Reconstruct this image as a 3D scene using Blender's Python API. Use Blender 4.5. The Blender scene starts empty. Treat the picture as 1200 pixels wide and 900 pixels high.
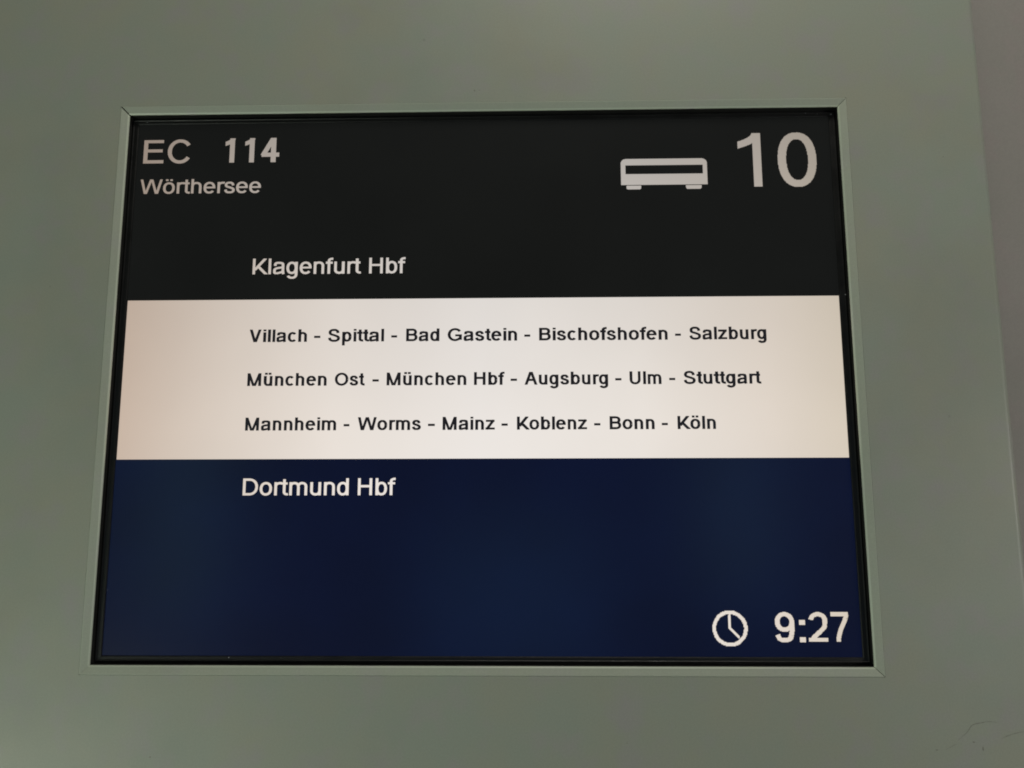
import bpy, bmesh, math, random
import numpy as np
from mathutils import Vector, Matrix

C = bpy.context.scene.collection
S = bpy.context.scene
MM = 0.001
Z0 = 1.8                      # height of the middle of the display above the floor
random.seed(4)

# ------------------------------------------------------------------ camera
def rodrigues(r):
    r = np.array(r, float); th = np.linalg.norm(r); k = r / th
    K = np.array([[0, -k[2], k[1]], [k[2], 0, -k[0]], [-k[1], k[0], 0]])
    return np.eye(3) + math.sin(th) * K + (1 - math.cos(th)) * K @ K

R = rodrigues((-0.142307, 0.0208897, -0.00330624))     # plane axes (x right, y down, z in) -> camera
cam_pos = np.array([20.9717, 51.1970, -325.6793])      # mm, same axes
def to_world(v): return Vector((v[0], v[2], -v[1]))    # x, y in, z up
cd = bpy.data.cameras.new("camera")
cam = bpy.data.objects.new("camera", cd); C.objects.link(cam)
right, down, fwd = to_world(R[0]), to_world(R[1]), to_world(R[2])
m = Matrix((right, -down, -fwd)).transposed().to_4x4()
p = to_world(cam_pos) * MM
m.translation = Vector((p.x, p.y, p.z + Z0))
cam.matrix_world = m
cd.sensor_width = 36; cd.lens = 27.0; cd.clip_start = 0.01; cd.clip_end = 100
cd.dof.use_dof = True; cd.dof.focus_distance = 0.335; cd.dof.aperture_fstop = 14
S.camera = cam

# ------------------------------------------------------------------ light
w = bpy.data.worlds.new("World"); S.world = w; w.use_nodes = True
bg = w.node_tree.nodes["Background"]
bg.inputs[0].default_value = (0.96, 0.95, 0.9, 1); bg.inputs[1].default_value = 0.045

def area(name, loc, target, size, energy, col):
    l = bpy.data.lights.new(name, 'AREA'); l.shape = 'RECTANGLE'
    l.size, l.size_y = size; l.energy = energy; l.color = col
    o = bpy.data.objects.new(name, l); C.objects.link(o)
    o.location = loc
    o.rotation_euler = (Vector(target) - Vector(loc)).to_track_quat('-Z', 'Y').to_euler()
    return o
area("fill_above", (0.13, -0.30, Z0 + 0.62), (0.08, 0, Z0), (0.34, 0.14), 1.42, (1.0, 0.97, 0.87))  # added fill from above, placed to brighten the top middle of the casing
area("fill_low_left", (-0.52, -0.42, Z0 - 0.46), (-0.03, 0, Z0 - 0.05), (0.3, 0.3), 1.6, (0.9, 1.0, 0.84))  # added greenish fill, no window here; lifts the left and lower casing
area("fill_right", (0.72, -0.42, Z0 - 0.12), (0, 0, Z0 - .02), (0.2, 0.3), 1.1, (1.0, 0.97, 0.93))  # added fill for the right side, not a real window
area("reflection_light", (-0.02, -1.9, Z0 - 0.33), (0.0, 0, Z0 - 0.1), (0.5, 0.45), 0.28, (0.18, 0.5, 1.0))  # added blue light behind the camera, for a reflection low on the screen
area("reflection_light_narrow", (0.62, -1.9, Z0 - 0.1), (0.0, 0, Z0 - 0.1), (0.16, 0.5), 0.2, (0.3, 0.65, 1.0))  # narrow added light, only to be mirrored in the screen
area("reflection_light_side", (-0.98, -1.9, Z0 - 0.1), (0.0, 0, Z0 - 0.1), (0.14, 0.6), 0.2, (0.4, 0.85, 0.9))  # another added light for the screen reflections, off to the left

S.view_settings.view_transform = 'Standard'; S.view_settings.look = 'None'
S.view_settings.exposure = 0; S.view_settings.gamma = 1
S.cycles.filter_width = 1.85
S.cycles.max_bounces = 6

# ------------------------------------------------------------------ materials
def mat(name):
    mt = bpy.data.materials.new(name); mt.use_nodes = True
    nt = mt.node_tree; return mt, nt, nt.nodes["Principled BSDF"]
def N(nt, t, **kw):
    n = nt.nodes.new(t)
    for k, v in kw.items(): setattr(n, k, v)
    return n
def ramp(nt, fac, stops):
    r = N(nt, 'ShaderNodeValToRGB')
    e = r.color_ramp.elements
    while len(e) < len(stops): e.new(0.5)
    for i, (q, c) in enumerate(stops):
        e[i].position = q; e[i].color = (*c, 1) if len(c) == 3 else c
    nt.links.new(fac, r.inputs[0]); return r.outputs[0]
def noise(nt, vec, scale, detail=3, rough=.5):
    n = N(nt, 'ShaderNodeTexNoise'); n.inputs['Scale'].default_value = scale
    n.inputs['Detail'].default_value = detail; n.inputs['Roughness'].default_value = rough
    nt.links.new(vec, n.inputs['Vector']); return n.outputs['Fac']
def mixc(nt, fac, a, b, blend='MIX'):
    x = N(nt, 'ShaderNodeMix'); x.data_type = 'RGBA'; x.blend_type = blend
    for s, v in ((0, fac), (6, a), (7, b)):
        if hasattr(v, 'node'): nt.links.new(v, x.inputs[s])
        else: x.inputs[s].default_value = v if s == 0 else (*v, 1)
    return x.outputs[2]

def paint(name, c0, c1, c2, rough=.42, peel=.06):
    mt, nt, b = mat(name)
    geo = N(nt, 'ShaderNodeNewGeometry').outputs['Position']
    # powder coat: broad uneven film, small chroma mottling, fine orange peel
    f1 = noise(nt, geo, 22, 4, .6)
    a = mixc(nt, ramp(nt, f1, [(.35, (0, 0, 0)), (.65, (1, 1, 1))]), c0, c1)
    f2 = noise(nt, geo, 55, 3, .6)
    a = mixc(nt, ramp(nt, f2, [(.5, (0, 0, 0)), (.72, (1, 1, 1))]), a, c2)
    f3 = noise(nt, geo, 1500, 2, .5)
    a = mixc(nt, .5, a, ramp(nt, f3, [(.3, (.455, .455, .455)), (.7, (.545, .545, .545))]), 'OVERLAY')
    # faint grime clouds and pin-point dirt
    f4 = noise(nt, geo, 7, 6, .62)
    a = mixc(nt, ramp(nt, f4, [(.50, (0, 0, 0)), (.78, (.22, .22, .22))]), a, (.17, .17, .14))
    v = N(nt, 'ShaderNodeTexVoronoi'); v.inputs['Scale'].default_value = 26
    nt.links.new(geo, v.inputs['Vector'])
    sp = ramp(nt, v.outputs['Distance'], [(.012, (.5, .5, .5)), (.03, (0, 0, 0))])
    a = mixc(nt, sp, a, (.12, .12, .10))
    nt.links.new(a, b.inputs['Base Color'])
    nt.links.new(ramp(nt, f1, [(.3, (rough - .05,) * 3), (.7, (rough + .08,) * 3)]), b.inputs['Roughness'])
    bp = N(nt, 'ShaderNodeBump'); bp.inputs['Strength'].default_value = peel; bp.inputs['Distance'].default_value = .0004
    nt.links.new(noise(nt, geo, 900, 3, .6), bp.inputs['Height'])
    bp2 = N(nt, 'ShaderNodeBump'); bp2.inputs['Strength'].default_value = .25; bp2.inputs['Distance'].default_value = .0006
    nt.links.new(noise(nt, geo, 14, 2), bp2.inputs['Height'])
    nt.links.new(bp2.outputs[0], bp.inputs['Normal'])
    nt.links.new(bp.outputs[0], b.inputs['Normal'])
    return mt
M_case = paint("casing_paint", (.400, .410, .325), (.365, .405, .335), (.395, .39, .362))
M_trim = paint("frame_paint", (.49, .52, .42), (.47, .52, .42), (.485, .505, .44), .38, .03)
M_lip = paint("pale_frame_edge", (.70, .76, .60), (.66, .74, .60), (.70, .72, .64), .35, .02)  # paler than the frame paint, for the inner lip
M_wall = paint("wall_paint", (.385, .36, .33), (.365, .35, .315), (.395, .35, .33), .7, .1)

def plain(name, col, rough, metal=0., bump=0.):
    mt, nt, b = mat(name)
    geo = N(nt, 'ShaderNodeNewGeometry').outputs['Position']
    f = noise(nt, geo, 120, 4, .65)
    nt.links.new(mixc(nt, f, tuple(c * .7 for c in col), tuple(c * 1.3 for c in col)), b.inputs['Base Color'])
    b.inputs['Metallic'].default_value = metal
    nt.links.new(ramp(nt, f, [(.3, (rough * .8,) * 3), (.7, (min(1, rough * 1.2),) * 3)]), b.inputs['Roughness'])
    if bump:
        bp = N(nt, 'ShaderNodeBump'); bp.inputs['Strength'].default_value = bump; bp.inputs['Distance'].default_value = .0003
        nt.links.new(noise(nt, geo, 700, 3), bp.inputs['Height']); nt.links.new(bp.outputs[0], b.inputs['Normal'])
    return mt
M_black = plain("black_bezel", (.005, .005, .0045), .42, 0, .3)
M_gasket = plain("black_gasket", (.006, .006, .005), .8)
M_seam = plain("dark_seam_dirt", (.24, .24, .20), .8)
M_scratch = plain("scratched_paint", (.255, .26, .215), .7)
M_dust = plain("grey_dust", (.34, .34, .35), .8)
M_dust2 = plain("pale_lint", (.75, .75, .78), .8)

# LCD: a glossy-matte front, light given off through the panel. The backlight and the
# viewing-angle response of this old panel are uneven: weaker at the top and the sides.
def lcd(name, tint, strength=1., base=(.006, .006, .0065), backlight=True, cloud=0.):
    mt, nt, b = mat(name)
    b.inputs['Base Color'].default_value = (*base, 1)
    b.inputs['Roughness'].default_value = .22
    b.inputs['Specular IOR Level'].default_value = .5
    geo = N(nt, 'ShaderNodeNewGeometry').outputs['Position']
    if backlight:
        sx = N(nt, 'ShaderNodeSeparateXYZ'); nt.links.new(geo, sx.inputs[0])
        fx = N(nt, 'ShaderNodeMapRange'); fx.inputs[1].default_value = -.1575; fx.inputs[2].default_value = .1575
        nt.links.new(sx.outputs[0], fx.inputs[0])
        fz = N(nt, 'ShaderNodeMapRange'); fz.inputs[1].default_value = Z0 + .1176; fz.inputs[2].default_value = Z0 - .1176
        nt.links.new(sx.outputs[2], fz.inputs[0])
        cx = ramp(nt, fx.outputs[0], [(0, (.56, .445, .36)), (.07, (.61, .51, .43)), (.16, (.69, .605, .53)), (.3, (.78, .715, .655)),
                                      (.5, (.81, .765, .725)), (.72, (.79, .735, .68)), (.9, (.72, .64, .56)), (1, (.65, .57, .47))])
        cz = ramp(nt, fz.outputs[0], [(0, (.50,) * 3), (.1, (.56,) * 3), (.24, (.68,) * 3), (.36, (.88,) * 3), (.6, (1.,) * 3), (1, (1.,) * 3)])
        c = mixc(nt, 1., cx, cz, 'MULTIPLY')
        c = mixc(nt, 1., c, ramp(nt, noise(nt, geo, 18, 3), [(.3, (1.01, 1.01, 1.01)), (.7, (1.05, 1.05, 1.05))]), 'MULTIPLY')
        c = mixc(nt, 1., c, tint, 'MULTIPLY')
    else:
        c = mixc(nt, noise(nt, geo, 14, 3), tuple(t * (1 - cloud) for t in tint), tuple(t * (1 + cloud) for t in tint))
    nt.links.new(c, b.inputs['Emission Color'])
    b.inputs['Emission Strength'].default_value = strength
    return mt
M_lit = lcd("lit_pixels", (1, 1, 1))
M_header = lcd("dark_header_pixels", (.0045, .005, .0045), backlight=False, cloud=.4)
M_lower = lcd("navy_pixels", (.0004, .0027, .0195), backlight=False, cloud=.5)
M_ink = lcd("dark_text_pixels", (.009, .0085, .011), backlight=False, cloud=.1)

# ------------------------------------------------------------------ mesh helpers (mm; x right, y into wall, z up, about the display centre)
def link(name, verts, faces, material, parent=None, smooth=False):
    me = bpy.data.meshes.new(name)
    me.from_pydata([(v[0] * MM, v[1] * MM, v[2] * MM) for v in verts], [], faces)
    me.materials.append(material); me.update()
    if smooth:
        for f in me.polygons: f.use_smooth = True
    o = bpy.data.objects.new(name, me); C.objects.link(o)
    if parent: o.parent = parent
    return o
def fix(o):
    b = bmesh.new(); b.from_mesh(o.data)
    bmesh.ops.recalc_face_normals(b, faces=b.faces); b.to_mesh(o.data); b.free(); return o

# ------------------------------------------------------------------ setting: the wall behind
WY = 55.0
wall = link("wall", [(-3000, WY, -1800), (3000, WY, -1800), (3000, WY, 1400), (-3000, WY, 1400),
                     (-3000, WY + 150, -1800), (3000, WY + 150, -1800), (3000, WY + 150, 1400), (-3000, WY + 150, 1400)],
            [(0, 1, 2, 3), (7, 6, 5, 4), (0, 4, 5, 1), (1, 5, 6, 2), (2, 6, 7, 3), (3, 7, 4, 0)], M_wall)
fix(wall); wall.location = (0, 0, Z0); wall['kind'] = 'structure'

# ------------------------------------------------------------------ the display
disp = bpy.data.objects.new("information_display", None); C.objects.link(disp)
disp.location = (0, 0, Z0); disp.empty_display_size = .05
disp['label'] = "platform train display with lit screen set in a grey-green painted metal casing"
disp['category'] = "train display"

# casing: sheet-metal box, front with a cut-out, rounded outer edge, sides back to the wall
CX0, CX1, CZ0, CZ1 = -330., 224.8, -420., 270.
HX, HZ = 164.26, 124.46
rr = 3.0
verts, faces = [], []
def ring(ins, y, n=1):
    r0 = len(verts)
    for x, z in ((CX0 + ins, CZ0 + ins), (CX1 - ins, CZ0 + ins), (CX1 - ins, CZ1 - ins), (CX0 + ins, CZ1 - ins)):
        verts.append((x, y, z))
    return r0
def hole(y, g=0.):
    r0 = len(verts)
    for x, z in ((-HX - g, -HZ - g), (HX + g, -HZ - g), (HX + g, HZ + g), (-HX - g, HZ + g)): verts.append((x, y, z))
    return r0
def bridge(a, b):
    for i in range(4):
        j = (i + 1) % 4; faces.append((a + i, a + j, b + j, b + i))
seq = [hole(6.), hole(.25), hole(.0, .04)] + [ring(rr - rr * math.sin(t), rr - rr * math.cos(t)) for t in [math.radians(15 * k) for k in range(7)]] + [ring(0, WY - .5)]
for a, b_ in zip(seq, seq[1:]): bridge(a, b_)
case = fix(link("casing", verts, faces, M_case, disp))

# frame: four mitred strips round the cut-out; profile (distance inwards, depth)
prof = [(0, 1.7), (0, -.02), (.12, -.10), (.4, -.10), (2.75, .75), (2.95, .82), (3.4, 1.15), (3.55, 1.45), (3.5, 1.75)]
def strip(ax, side, g0, g1):
    """ax 'h' = top/bottom, 'v' = left/right"""
    OX, OZ = 164.2, 124.4
    vs, fs = [], []
    for end, g in ((-1, g0), (1, g1)):
        for u, y in prof:
            if ax == 'h': vs.append((end * (OX - u - g), y, side * (OZ - u)))
            else: vs.append((side * (OX - u), y, end * (OZ - u - g)))
    n = len(prof)
    for i in range(n):
        j = (i + 1) % n; fs.append((i, j, n + j, n + i))
    fs.append(tuple(range(n))); fs.append(tuple(range(n, 2 * n)))
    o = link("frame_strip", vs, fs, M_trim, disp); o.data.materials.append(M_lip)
    for k in (5, 6): o.data.polygons[k].material_index = 1        # paler inner edge
    return fix(o)
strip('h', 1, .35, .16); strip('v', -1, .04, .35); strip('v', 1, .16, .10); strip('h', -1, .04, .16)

# dark filler under the mitre joints
def box(name, x0, x1, y0, y1, z0, z1, material, parent, bevel=0.):
    o = link(name, [(x0, y0, z0), (x1, y0, z0), (x1, y0, z1), (x0, y0, z1), (x0, y1, z0), (x1, y1, z0), (x1, y1, z1), (x0, y1, z1)],
             [(0, 1, 2, 3), (7, 6, 5, 4), (0, 4, 5, 1), (1, 5, 6, 2), (2, 6, 7, 3), (3, 7, 4, 0)], material, parent)
    if bevel:
        b = bmesh.new(); b.from_mesh(o.data)
        bmesh.ops.bevel(b, geom=b.edges[:], offset=bevel * MM, segments=2, affect='EDGES'); b.to_mesh(o.data); b.free()
    return fix(o)
def frame_ring(name, rings, material):
    """rings: list of (half_x, half_z, y) joined in order"""
    vs, fs = [], []
    for hx, hz, y in rings:
        vs += [(-hx, y, -hz), (hx, y, -hz), (hx, y, hz), (-hx, y, hz)]
    for k in range(len(rings) - 1):
        for i in range(4):
            j = (i + 1) % 4; fs.append((4 * k + i, 4 * k + j, 4 * k + 4 + j, 4 * k + 4 + i))
    return fix(link(name, vs, fs, material, disp))
frame_ring("joint_backing", [(161.0, 121.2, 1.9), (164.2, 124.4, 1.9), (164.2, 124.4, 2.3), (161.0, 121.2, 2.3), (161.0, 121.2, 1.9)], M_seam)
frame_ring("liner", [(160.72, 120.92, 1.78), (160.72, 120.92, 5.15), (163.5, 123.6, 5.15), (163.5, 123.6, 2.4), (160.95, 121.15, 2.4), (160.95, 121.15, 1.8), (160.72, 120.92, 1.78)], M_gasket)
frame_ring("gasket", [(159.6, 119.5, 5.2), (166.5, 126.5, 5.2), (166.5, 126.5, 9), (159.6, 119.5, 9), (159.6, 119.5, 5.2)], M_gasket)
# LCD bezel: folded black metal, a thin crest that catches the light
frame_ring("bezel", [(157.5, 117.6, 4.7), (157.55, 117.65, 4.25), (157.9, 118.0, 4.05), (159.5, 119.1, 4.0), (159.85, 119.35, 3.82), (160.1, 119.5, 3.82),
                     (160.3, 119.7, 4.0), (160.35, 119.75, 5.0), (160.35, 119.75, 8.0)], M_black)

# screen: the panel body, with the picture it shows as thin sheets on its face
scr = box("screen", -157.9, 157.9, 4.5, 9.5, -118.0, 118.0, M_header, disp)
def sheet(name, x0, x1, z0, z1, y, material, label=None):
    o = link(name, [(x0, y, z0), (x1, y, z0), (x1, y, z1), (x0, y, z1)], [(0, 1, 2, 3)], material, scr)
    if label: o['label'] = label
    return o
BZ1, BZ0 = 34.5, -36.1
sheet("header_field", -157.5, 157.5, BZ1, 117.6, 4.48, M_header, "black upper field of the screen")
sheet("lower_field", -157.5, 157.5, -117.6, BZ0, 4.48, M_lower, "dark navy lower field of the screen")
sheet("route_band", -157.2, 157.2, BZ0, BZ1, 4.46, M_lit, "white band listing the stops")

# ------------------------------------------------------------------ lettering: pen strokes in 1/1000 em, after a grotesque sans
def spline(pts, n=10):
    P = [np.array(q, float) for q in pts]
    P = [2 * P[0] - P[1]] + P + [2 * P[-1] - P[-2]]
    out = []
    for i in range(1, len(P) - 2):
        for k in range(n):
            t = k / n; a, b, c, d = P[i - 1:i + 3]
            out.append(.5 * (2 * b + (c - a) * t + (2 * a - 5 * b + 4 * c - d) * t * t + (3 * b - a - 3 * c + d) * t ** 3))
    out.append(P[-2]); return [tuple(q) for q in out]
def arc(cx, cy, rx, ry, a0, a1, n=26, e=2.25):
    out = []
    for k in range(n + 1):
        a = math.radians(a0 + (a1 - a0) * k / n); c, s = math.cos(a), math.sin(a)
        out.append((cx + rx * math.copysign(abs(c) ** (2 / e), c), cy + ry * math.copysign(abs(s) ** (2 / e), s)))
    return out
def glyph(ch, sw, hw):
    """-> advance, strokes [(points, vertical weight, horizontal weight)], clip (z0, z1) or None"""
    X, K = 519, 716; h, v = hw / 2, sw / 2
    st = []
    def s(pts, a=sw, b=hw): st.append((pts, a, b))
    def stem(x, z0, z1): s([(x + v, z0), (x + v, z1)])
    def bar(x0, x1, z): s([(x0, z + h), (x1, z + h)])
    def box_arc(x0, z0, x1, z1, a0, a1, e=2.2): s(arc((x0 + x1) / 2, (z0 + z1) / 2, (x1 - x0) / 2 - v, (z1 - z0) / 2 - h, a0, a1, 40, e))
    def ess(x0, z0, x1, z1):
        q = [(.93, .71), (.87, .88), (.68, .985), (.48, 1.), (.25, .975), (.09, .88), (.055, .745), (.13, .63), (.31, .565), (.5, .52),
             (.72, .455), (.93, .37), (1., .24), (.93, .095), (.74, .015), (.5, 0), (.27, .02), (.08, .12), (0, .285)]
        s(spline([(x0 + v + a * (x1 - x0 - sw), z0 + h + b * (z1 - z0 - hw)) for a, b in q]))
    def arch(xl, xr, top=531, base=0):      # from the stem at xl to a stem ending at xr
        cx, rx = (xl + v * .9 + xr - v) / 2, (xr - v - xl - v * .9) / 2; cy = top - h - 150
        s(arc(cx, cy, rx, 150, 168, 0, 20) + [(xr - v, base)])
    def dots(w_):
        d = sw * .98
        for c in (w_ / 2 - 92, w_ / 2 + 92): s([(c, 612), (c, 612 + d)], d, d)
    clip = None; base = ch
    if ch in 'öü': base = {'ö': 'o', 'ü': 'u'}[ch]; dots(556 if ch == 'ö' else 545)
    ch = base
    if ch == 'E': adv = 667; stem(76, 0, K); bar(76, 608, K - hw); bar(76, 585, 335); bar(76, 622, 0)
    elif ch == 'C': adv = 722; box_arc(44, -12, 706, 728, 34, 326, 2.05)
    elif ch == 'G': adv = 778; box_arc(42, -12, 744, 728, 36, 318, 2.05); s([(720 - v, 372 - h), (720 - v, 110), (655, 60)]); s([(398, 378 - hw + h), (720, 378 - hw + h)])
    elif ch == 'O': adv = 778; box_arc(42, -12, 736, 728, 0, 360, 2.05)
    elif ch == 'D': adv = 722; stem(78, 0, K); s([(78, K - h), (330, K - h)] + arc(330, K / 2, 345 - v, K / 2 - h, 89, -89, 30, 2.15) + [(330, h), (78, h)])
    elif ch == 'B':
        adv = 667; stem(74, 0, K); mid = 372
        s([(74, K - h), (370, K - h)] + arc(370, (K + mid) / 2 - h * .5, 232 - v, (K - mid) / 2 - h * .5, 88, -88, 20) + [(370, mid), (74, mid)])
        s([(74, mid), (380, mid)] + arc(380, (mid + h) / 2, 250 - v, (mid - h) / 2, 88, -88, 20) + [(380, h), (74, h)])
    elif ch == 'H': adv = 722; stem(78, 0, K); stem(644 - sw, 0, K); bar(78, 644, 335)
    elif ch == 'K':
        adv = 667; stem(74, 0, K); clip = (0, K)
        s([(60 + sw, 200), (600, K + 28)], sw * 1.04, sw); s([(262, 400), (655, -30)], sw * 1.06, sw)
    elif ch == 'M':
        adv = 833; stem(74, 0, K); stem(759 - sw, 0, K); clip = (0, K)
        s([(74 + v * .9, K + 40), (416, -70)], sw * .92, sw * .8); s([(759 - v * .9, K + 40), (416, -70)], sw * .92, sw * .8)
    elif ch == 'V': adv = 667; clip = (0, K); s([(28 + v, K + 60), (333, -50)], sw, sw * .85); s([(638 - v, K + 60), (333, -50)], sw, sw * .85)
    elif ch == 'W':
        adv = 944; clip = (0, K)
        for a_, b_ in ((12 + v, 240), (932 - v, 704)): s([(a_ + (-14 if a_ < 400 else 14), K + 50), (b_, -50)], sw * .97, sw * .8)
        for a_ in (240, 704): s([(472, K + 50), (a_, -50)], sw * .93, sw * .8)
    elif ch == 'A': adv = 667; clip = (0, K); s([(4 + v, -40), (333, K + 45)], sw, sw * .85); s([(663 - v, -40), (333, K + 45)], sw, sw * .85); bar(150, 520, 205)
    elif ch == 'U': adv = 722; s([(78 + v, K), (78 + v, 270)] + arc(361, 270, 283 - v, 282 - h, 180, 360, 34, 2.25) + [(644 - v, K)])
    elif ch == 'S': adv = 667; ess(44, -12, 622, 728)
    elif ch == 's': adv = 500; ess(28, -12, 470, 531)
    elif ch == 'o': adv = 556; box_arc(34, -12, 522, 531, 0, 360)
    elif ch == 'e':
        adv = 556; cx, cz, rx, rz = 277, 259.5, 242 - v, 271.5 - h
        s([(277 + rx, 232)] + arc(cx, cz, rx, rz, 4, 322, 40)); s([(40 + v, 225 + h * .9), (277 + rx + v * .96, 225 + h * .9)], sw, hw * .86)
    elif ch == 'c': adv = 500; box_arc(38, -12, 500, 531, 42, 318)
    elif ch == 'a':
        adv = 556; R_ = 492
        s(spline([(58 + v, 352), (92 + v * .6, 440), (180, 531 - h - 6), (275, 531 - h), (380, 531 - h - 14), (R_ - v - 14, 435), (R_ - v, 345)]) + [(R_ - v, 130)] + [(R_ - v + 4, 60), (R_ - v + 26, 0)])
        s(spline([(R_ - v, 305), (350, 278), (190, 252), (85 + v * .4, 205), (36 + v, 140), (66 + v * .7, 52), (190, -12 + h), (300, 10 + h), (395, 66 + h * .5), (R_ - v, 150)]), sw, hw * .93)
    elif ch == 'n': adv = 556; stem(64, 0, X); arch(64, 490)
    elif ch == 'h': adv = 556; stem(64, 0, K); arch(64, 490)
    elif ch == 'm': adv = 833; stem(64, 0, X); arch(64, 416 + v); arch(416 - v, 770)
    elif ch == 'u':
        adv = 556; stem(490 - sw, 0, X); cx, rx = (64 + v + 490 - v) / 2, (490 - 64 - sw) / 2
        s([(64 + v, X), (64 + v, 138 + h)] + arc(cx, 138 + h, rx, 150, 180, 348, 20))
    elif ch == 'r': adv = 333; stem(64, 0, X); s(arc(300, 531 - h - 150, 236 - v, 150, 170, 72, 14))
    elif ch == 'i': adv = 238; stem(64, 0, X); s([(64 + v, 716 - hw), (64 + v, 716)])
    elif ch == 'l': adv = 238; stem(64, 0, K)
    elif ch == 'b': adv = 556; stem(64, 0, K); s(arc(298, 259.5, 222 - v, 271.5 - h, 0, 360, 40))
    elif ch == 'p': adv = 556; stem(64, -200, X); s(arc(298, 259.5, 222 - v, 271.5 - h, 0, 360, 40))
    elif ch == 'd': adv = 556; stem(492 - sw, 0, K); s(arc(258, 259.5, 222 - v, 271.5 - h, 0, 360, 40))
    elif ch == 'g':
        adv = 556; s(arc(258, 263.5, 222 - v, 267.5 - h, 0, 360, 40))
        s([(492 - v, X), (492 - v, -20)] + arc(270, -20, 222 - v, 190 - h, -2, -160, 24))
    elif ch == 'f': adv = 300; s([(84 + v, 0), (84 + v, 560)] + arc(84 + v + 145, 560, 145, 168 - h, 180, 82, 16) ); bar(10, 290, X - hw)
    elif ch == 't': adv = 290; s([(84 + v, 680), (84 + v, 140)] + arc(84 + v + 120, 140, 120, 146 - h, 180, 285, 14)); bar(12, 268, X - hw)
    elif ch == 'z': adv = 500; bar(36, 462, X - hw); bar(22, 476, 0); clip = (0, X); s([(52 + v * .3, h * .3), (442 - v * .3, X - h * .3)], sw, hw)
    elif ch == '-': adv = 333; bar(32, 302, 216)
    elif ch == ':': adv = 278; s([(139 - v, h), (139 + v, h)], sw, sw * .96); s([(139 - v, 519 - h), (139 + v, 519 - h)], sw, sw * .96)
    elif ch == '1': adv = 556; stem(374 - sw, 0, 716); clip = (0, 716, 105); s(spline([(374 - v * .9, 765), (305, 668), (215, 598), (80, 545)]), sw * .98, hw * .95)
    elif ch == '0': adv = 556; s(arc(275, 353, 233 - v, 365 - h, 0, 360, 120, 2.25))
    elif ch == '4': adv = 556; stem(424 - sw, 0, 716); bar(20, 520, 160); clip = (0, 716); s([(50, 190), (424 - sw * .55, 716)], sw, hw * .95)
    elif ch == '9':
        adv = 556; s(arc(268, 480, 230 - v, 238 - h, 0, 360, 48, 2.1))
        s(spline([(502 - v, 470), (504 - v, 340), (482 - v, 180), (405 - v * .4, 50 + h * .5), (262, -12 + h), (140, 22 + h), (54 + v * .7, 172)], 14))
    elif ch == '2':
        adv = 556; bar(34, 504, 0); clip = (0, 730)
        s(arc(276, 510, 230 - v, 208 - h, 172, -8, 34, 2.1) + spline([(490 - v * .9, 450), (420, 350), (290, 222), (170, 115), (90, 10)], 10)[1:])
    elif ch == '7': adv = 556; bar(46, 512, 716 - hw); clip = (0, 716); s(spline([(512 - v * .8, 660), (400, 490), (300, 300), (240, 120), (222, -30)]))
    else: adv = 278
    return adv, st, clip

def ink(adv, st):
    xs = []
    for pts, a, b in st:
        q = np.array(pts); d = np.gradient(q, axis=0); L = np.hypot(d[:, 0], d[:, 1]) + 1e-9
        nx = np.abs(d[:, 1]) / L * a / 2
        xs += [(q[:, 0] - nx).min(), (q[:, 0] + nx).max()]
    return (min(xs), max(xs)) if xs else (0, adv)
def ink_of(g):
    a, b = ink(g[0], g[1])
    return (max(a, g[2][2]), b) if g[2] and len(g[2]) > 2 else (a, b)

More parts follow.
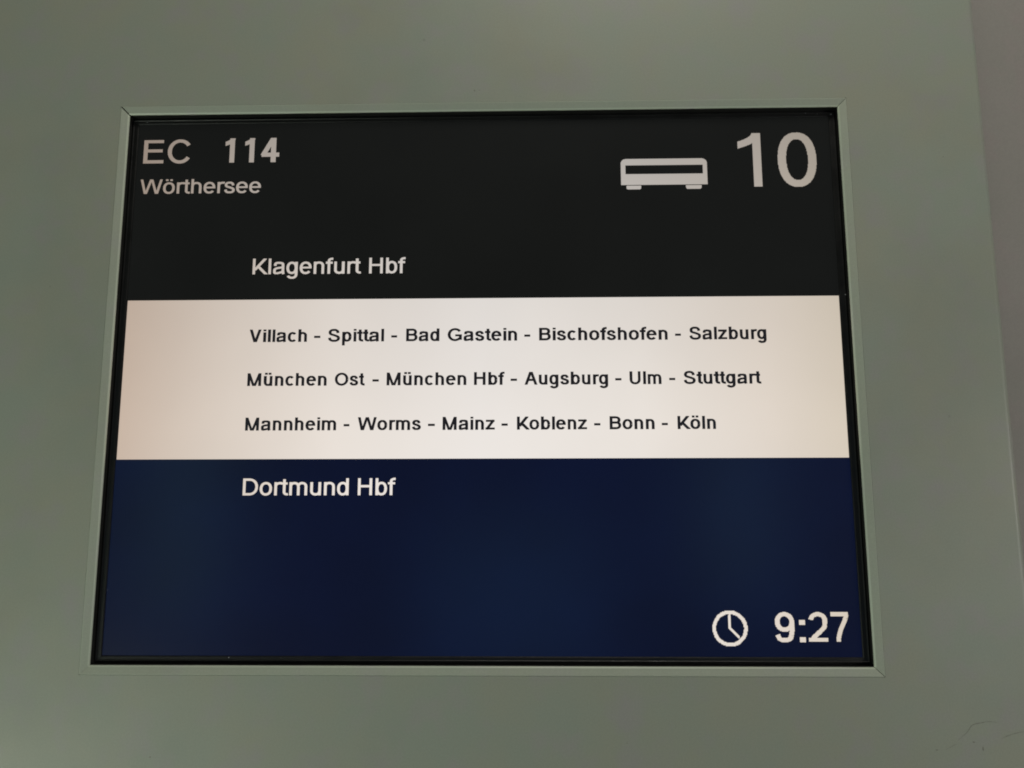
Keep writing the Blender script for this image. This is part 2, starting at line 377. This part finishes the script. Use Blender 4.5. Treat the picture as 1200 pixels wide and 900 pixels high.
def paint_glyph(st, clip, ox, oz, sx, sz, px, pz, runs, y):
    """scan the union of the strokes into horizontal runs; px, pz = cell size in mm; aligned to one grid"""
    quads = []                                  # convex pieces: one rectangle per segment, wedges at the joints
    for pts, a, b in st:
        q = np.array(pts, float)
        seg = q[1:] - q[:-1]; L = np.hypot(seg[:, 0], seg[:, 1]); keep = L > 1e-6
        q = np.vstack([q[:1], q[1:][keep]]); seg = q[1:] - q[:-1]; L = np.hypot(seg[:, 0], seg[:, 1])
        t = seg / L[:, None]; nn = np.stack([-t[:, 1], t[:, 0]], 1)
        wv = nn * (np.sqrt((a * nn[:, 0]) ** 2 + (b * nn[:, 1]) ** 2) / 2)[:, None]
        for k in range(len(nn)):
            quads.append(np.array([q[k] + wv[k], q[k + 1] + wv[k], q[k + 1] - wv[k], q[k] - wv[k]]))
            if k:
                for sg in (1, -1):
                    A_, B_ = q[k] + sg * wv[k - 1], q[k] + sg * wv[k]
                    if np.hypot(*(A_ - B_)) > .5: quads.append(np.array([q[k], A_, (A_ + B_) / 2 + ((A_ + B_) / 2 - q[k]) * .02, B_]))
    allp = np.vstack(quads)
    x0, x1 = ox + allp[:, 0].min() * sx, ox + allp[:, 0].max() * sx
    z0, z1 = oz + allp[:, 1].min() * sz, oz + allp[:, 1].max() * sz
    i0, i1, j0, j1 = int(x0 // px) - 1, int(x1 // px) + 2, int(z0 // pz) - 1, int(z1 // pz) + 2
    gx, gz = np.meshgrid((np.arange(i0, i1) + .5) * px, (np.arange(j0, j1) + .5) * pz)
    ux, uz = (gx - ox) / sx, (gz - oz) / sz
    acc = np.zeros(gx.shape, bool)
    for Q in quads:
        area2 = sum(Q[i][0] * Q[(i + 1) % 4][1] - Q[(i + 1) % 4][0] * Q[i][1] for i in range(4)); sg = 1 if area2 > 0 else -1
        ins = np.ones(gx.shape, bool)
        for i in range(4):
            e0, e1 = Q[i], Q[(i + 1) % 4]
            ins &= sg * ((e1[0] - e0[0]) * (uz - e0[1]) - (e1[1] - e0[1]) * (ux - e0[0])) >= -1e-6
        acc |= ins
    if clip:
        acc &= (uz >= clip[0]) & (uz <= clip[1])
        if len(clip) > 2: acc &= ux >= clip[2]
    for r in range(acc.shape[0]):
        row = np.concatenate([[0], acc[r].astype(int), [0]]); d = np.diff(row)
        for a_, b_ in zip(np.where(d == 1)[0], np.where(d == -1)[0]):
            runs.append(((i0 + a_) * px, (i0 + b_) * px, (j0 + r) * pz, (j0 + r + 1) * pz))

LCD_PX = 315.0 / 640
def runs_object(name, runs, y, material, label):
    # merge runs that repeat in the row above
    runs = sorted(runs, key=lambda q: (round(q[0], 4), round(q[1], 4), q[2])); out = []
    for r in runs:
        if out and abs(out[-1][0] - r[0]) < 1e-6 and abs(out[-1][1] - r[1]) < 1e-6 and abs(out[-1][3] - r[2]) < 1e-6:
            out[-1] = (out[-1][0], out[-1][1], out[-1][2], r[3])
        else: out.append(r)
    vs, fs = [], []
    for x0, x1, z0, z1 in out:
        k = len(vs); vs += [(x0, y, z0), (x1, y, z0), (x1, y, z1), (x0, y, z1)]; fs.append((k, k + 1, k + 2, k + 3))
    o = link(name, vs, fs, material, scr); o['label'] = label; return o

def lettering(words, z, cap, sw, hw, material, y, label, px=.09, pz=.09, xh=1.0, name="lettering"):
    """words: (text, left ink edge, right ink edge) in mm on the screen; glyph widths follow the cap height, spacing fills the word"""
    runs = []; sc = cap / 716
    for text, xl, xr in words:
        G = [glyph(c, sw, hw) for c in text]
        if xh != 1:                                   # taller lower case, as screen hinting makes it
            def lift(p): return (p[0], p[1] * xh if p[1] <= 519 else 519 * xh + (p[1] - 519) * (716 - 519 * xh) / 197)
            G = [g if c.isupper() or c in '-:' else (g[0], [([lift(p) for p in q], a, b) for q, a, b in g[1]],
                 (0, 519 * xh) if c == 'z' else g[2]) for c, g in zip(text, G)]
            G = [(g[0] - 20, g[1], g[2]) for g in G]  # and tighter, wider letters
        i0 = ink_of(G[0])[0]; i1 = ink_of(G[-1])[1]
        nat = sum(g[0] for g in G[:-1]) + i1 - i0; need = (xr - xl) / sc
        n = len(G) - 1; st = 1.0; gap = 0.
        if n:
            st = min(1.3, max(.85, need / nat * .985)); gap = (need - nat * st) / n
        else: st = need / nat
        x = xl - i0 * sc * st
        for g in G:
            if g[1]: paint_glyph(g[1], g[2], x, z, sc * st, sc, px, pz, runs, y)
            x += (g[0] * st + gap) * sc
    return runs_object(name, runs, y, material, label)

YT = 4.44                                                        # sheets: field 4.48, band 4.46, text 4.44
lettering([("EC", -154.7, -133.2)], 98.9, 11.3, 108, 96, M_lit, YT, "train category EC in light grey capitals")
lettering([("114", -117.0, -92.1)], 98.9, 11.7, 142, 120, M_lit, YT, "train number 114 in bold light grey figures")
lettering([("Wörthersee", -155.3, -99.8)], 84.3, 6.9, 106, 94, M_lit, YT, "train name Wörthersee in light grey", xh=1.07)
lettering([("Klagenfurt", -101.8, -53.1), ("Hbf", -49.5, -33.3)], 46.2, 7.15, 108, 94, M_lit, YT, "Klagenfurt Hbf in off-white", xh=1.07)
lettering([("Villach", -101.9, -76.2), ("-", -73.1, -70.3), ("Spittal", -66.9, -42.1), ("-", -39.0, -36.4), ("Bad", -32.4, -17.7),
           ("Gastein", -14.1, 16.4), ("-", 19.5, 22.1), ("Bischofshofen", 26.0, 82.1), ("-", 85.3, 87.8), ("Salzburg", 91.5, 124.9)],
          15.32, 5.65, 142, 122, M_ink, YT, "top line of stops in black on the white band", xh=1.07)
lettering([("München", -101.8, -66.9), ("Ost", -63.3, -50.1), ("-", -46.8, -44.0), ("München", -40.6, -5.8), ("Hbf", -2.4, 10.9),
           ("-", 13.5, 16.3), ("Augsburg", 19.5, 55.8), ("-", 58.9, 61.6), ("Ulm", 65.1, 78.8), ("-", 82.2, 84.8), ("Stuttgart", 88.4, 121.8)],
          -4.2, 5.6, 142, 122, M_ink, YT, "middle line of stops in black on the white band", xh=1.07)
lettering([("Mannheim", -101.8, -62.1), ("-", -58.9, -56.3), ("Worms", -52.8, -25.3), ("-", -22.2, -19.3), ("Mainz", -15.9, 6.7),
           ("-", 9.5, 12.2), ("Koblenz", 16.2, 46.4), ("-", 49.4, 52.1), ("Bonn", 56.1, 75.3), ("-", 78.4, 81.0), ("Köln", 85.1, 101.5)],
          -23.73, 5.6, 142, 122, M_ink, YT, "bottom line of stops in black on the white band", xh=1.07)
lettering([("Dortmund", -101.5, -55.9), ("Hbf", -51.9, -35.8)], -51.55, 7.15, 106, 94, M_lit, YT, "Dortmund Hbf in white on navy", xh=1.07)
lettering([("1", 116.2, 126.7), ("0", 133.9, 151.1)], 85.0, 25.3, 101, 92, M_lit, YT, "large platform number 10 in light grey", LCD_PX / 2, LCD_PX / 2)
lettering([("9", 122.5, 130.5), (":", 132.4, 134.9), ("2", 136.1, 144.0), ("7", 145.4, 152.8)], -111.6, 11.85, 114, 102, M_lit, YT,
          "time 9:27 in bold off-white figures", LCD_PX / 2, LCD_PX / 2)

# coach pictogram: round-cornered body with a long window, two feet
def poly_runs(test, x0, x1, z0, z1, px):
    out = []
    for j in range(int(z0 // px), int(z1 // px) + 1):
        z = (j + .5) * px; xs = (np.arange(int(x0 // px), int(x1 // px) + 1) + .5) * px
        m_ = np.array([test(x, z) for x in xs]).astype(int); d = np.diff(np.concatenate([[0], m_, [0]]))
        for a_, b_ in zip(np.where(d == 1)[0], np.where(d == -1)[0]):
            out.append((xs[a_] - px / 2, xs[b_ - 1] + px / 2, j * px, (j + 1) * px))
    return out
def coach(x, z):
    L_, R_, B_, T_, r = 63.3, 102.1, 86.3, 98.5, 2.3
    if L_ <= x <= R_ and B_ <= z <= T_:
        if z > T_ - r and (x < L_ + r or x > R_ - r):
            cx = L_ + r if x < L_ + r else R_ - r
            if (x - cx) ** 2 + (z - T_ + r) ** 2 > r * r: return False
        return not (65.5 <= x <= 100.1 and 91.4 <= z <= 95.6)
    for a_, b_ in ((65.7, 72.3), (92.4, 99.3)):
        if a_ <= x <= b_ and 84.2 <= z < B_ - .33:
            return not ((x < a_ + .7 or x > b_ - .7) and z < 84.2 + .7 and
                        (min(x - a_, b_ - x) - .7) ** 2 + (z - 84.9) ** 2 > .49)
    return False
runs_object("coach_symbol", poly_runs(coach, 62, 103, 83, 99.5, .16), YT, M_lit, "light grey railway coach symbol")
def clock(x, z):
    cx, cz = 104.0, -106.3; d = math.hypot(x - cx, z - cz)
    if 5.75 <= d <= 7.2: return True
    def near(x0, z0, x1, z1, w_):
        vx, vz = x1 - x0, z1 - z0; L2 = vx * vx + vz * vz; t = max(0, min(1, ((x - x0) * vx + (z - z0) * vz) / L2))
        return math.hypot(x - x0 - t * vx, z - z0 - t * vz) < w_
    return near(cx, cz - .1, cx, cz + 5.2, .5) or near(cx, cz - .1, cx + 3.45, cz - 3.35, .5)
runs_object("clock_symbol", poly_runs(clock, 96, 112, -114.5, -98, LCD_PX * .7), YT, M_lit, "off-white round clock symbol")

# ------------------------------------------------------------------ wear: lint on the bezel, scratches and marks on the paint
def flake(name, x, z, y, sx, sz, material, seed, n=7):
    r = random.Random(seed); vs = [(x, y - .05, z)]; fs = []
    for k in range(n):
        a = 2 * math.pi * k / n; q = r.uniform(.6, 1.15)
        vs.append((x + sx * q * math.cos(a), y, z + sz * q * math.sin(a)))
    for k in range(n): fs.append((0, 1 + k, 1 + (k + 1) % n))
    return fix(link(name, vs, fs, material, disp))
for i, (x, z, y, a, b_, mt) in enumerate([(-103.9, -118.25, 3.97, .42, .38, M_dust2), (-157.0, -91.0, 4.3, .38, .3, M_dust), (158.6, 118.6, 3.9, .8, .55, M_dust),
        (147.2, 119.2, 3.74, .7, .35, M_dust), (152.5, 118.9, 3.9, .5, .3, M_dust), (159.9, 34.7, 3.74, .45, .6, M_dust),
        (-153.8, 118.5, 3.92, .8, .3, M_dust), (-82.0, -118.3, 3.95, .4, .3, M_dust)]):
    flake("dust_speck", x, z, y, a * .5, b_ * .5, mt, i)
for i, (x, z, a, b_) in enumerate([(-2.6, 130.1, .42, .75), (-.2, 130.2, .5, .25), (-132.4, -156.2, .5, .35), (200.7, -151.4, .35, .8),
                                   (197.3, -149.0, .5, .3), (182.6, -152.0, .7, .22), (205, 96, .3, .2), (-190, 40, .3, .25), (60, -150, .3, .25)]):
    flake("paint_chip", x, z, -.03, a, b_, M_scratch, 30 + i)
def scratch(pts, wmax):
    q = spline([(a, b_) for a, b_ in pts], 8); n = len(q); vs, fs = [], []
    r = random.Random(len(pts))
    for k, (x, z) in enumerate(q):
        a = q[max(0, k - 1)]; c = q[min(n - 1, k + 1)]; tx, tz = c[0] - a[0], c[1] - a[1]; L_ = math.hypot(tx, tz)
        w_ = wmax * (math.sin(math.pi * (k + .6) / (n + .4)) ** .6) * r.uniform(.45, 1.1) / 2
        vs += [(x - tz / L_ * w_, -.03, z + tx / L_ * w_), (x + tz / L_ * w_, -.03, z - tx / L_ * w_)]
        if k: fs.append((2 * k - 2, 2 * k - 1, 2 * k + 1, 2 * k))
    return link("scratch", vs, fs, M_scratch, disp)
scratch([(191.0, -148.4), (194.8, -145.4), (197.2, -142.6), (200.8, -141.7), (204.2, -141.2), (207.2, -141.5)], .34)
scratch([(208.2, -147.6), (211.0, -146.5), (214.0, -145.6), (217.5, -144.9)], .3)
scratch([(186.0, -151.9), (190.5, -149.6)], .2)
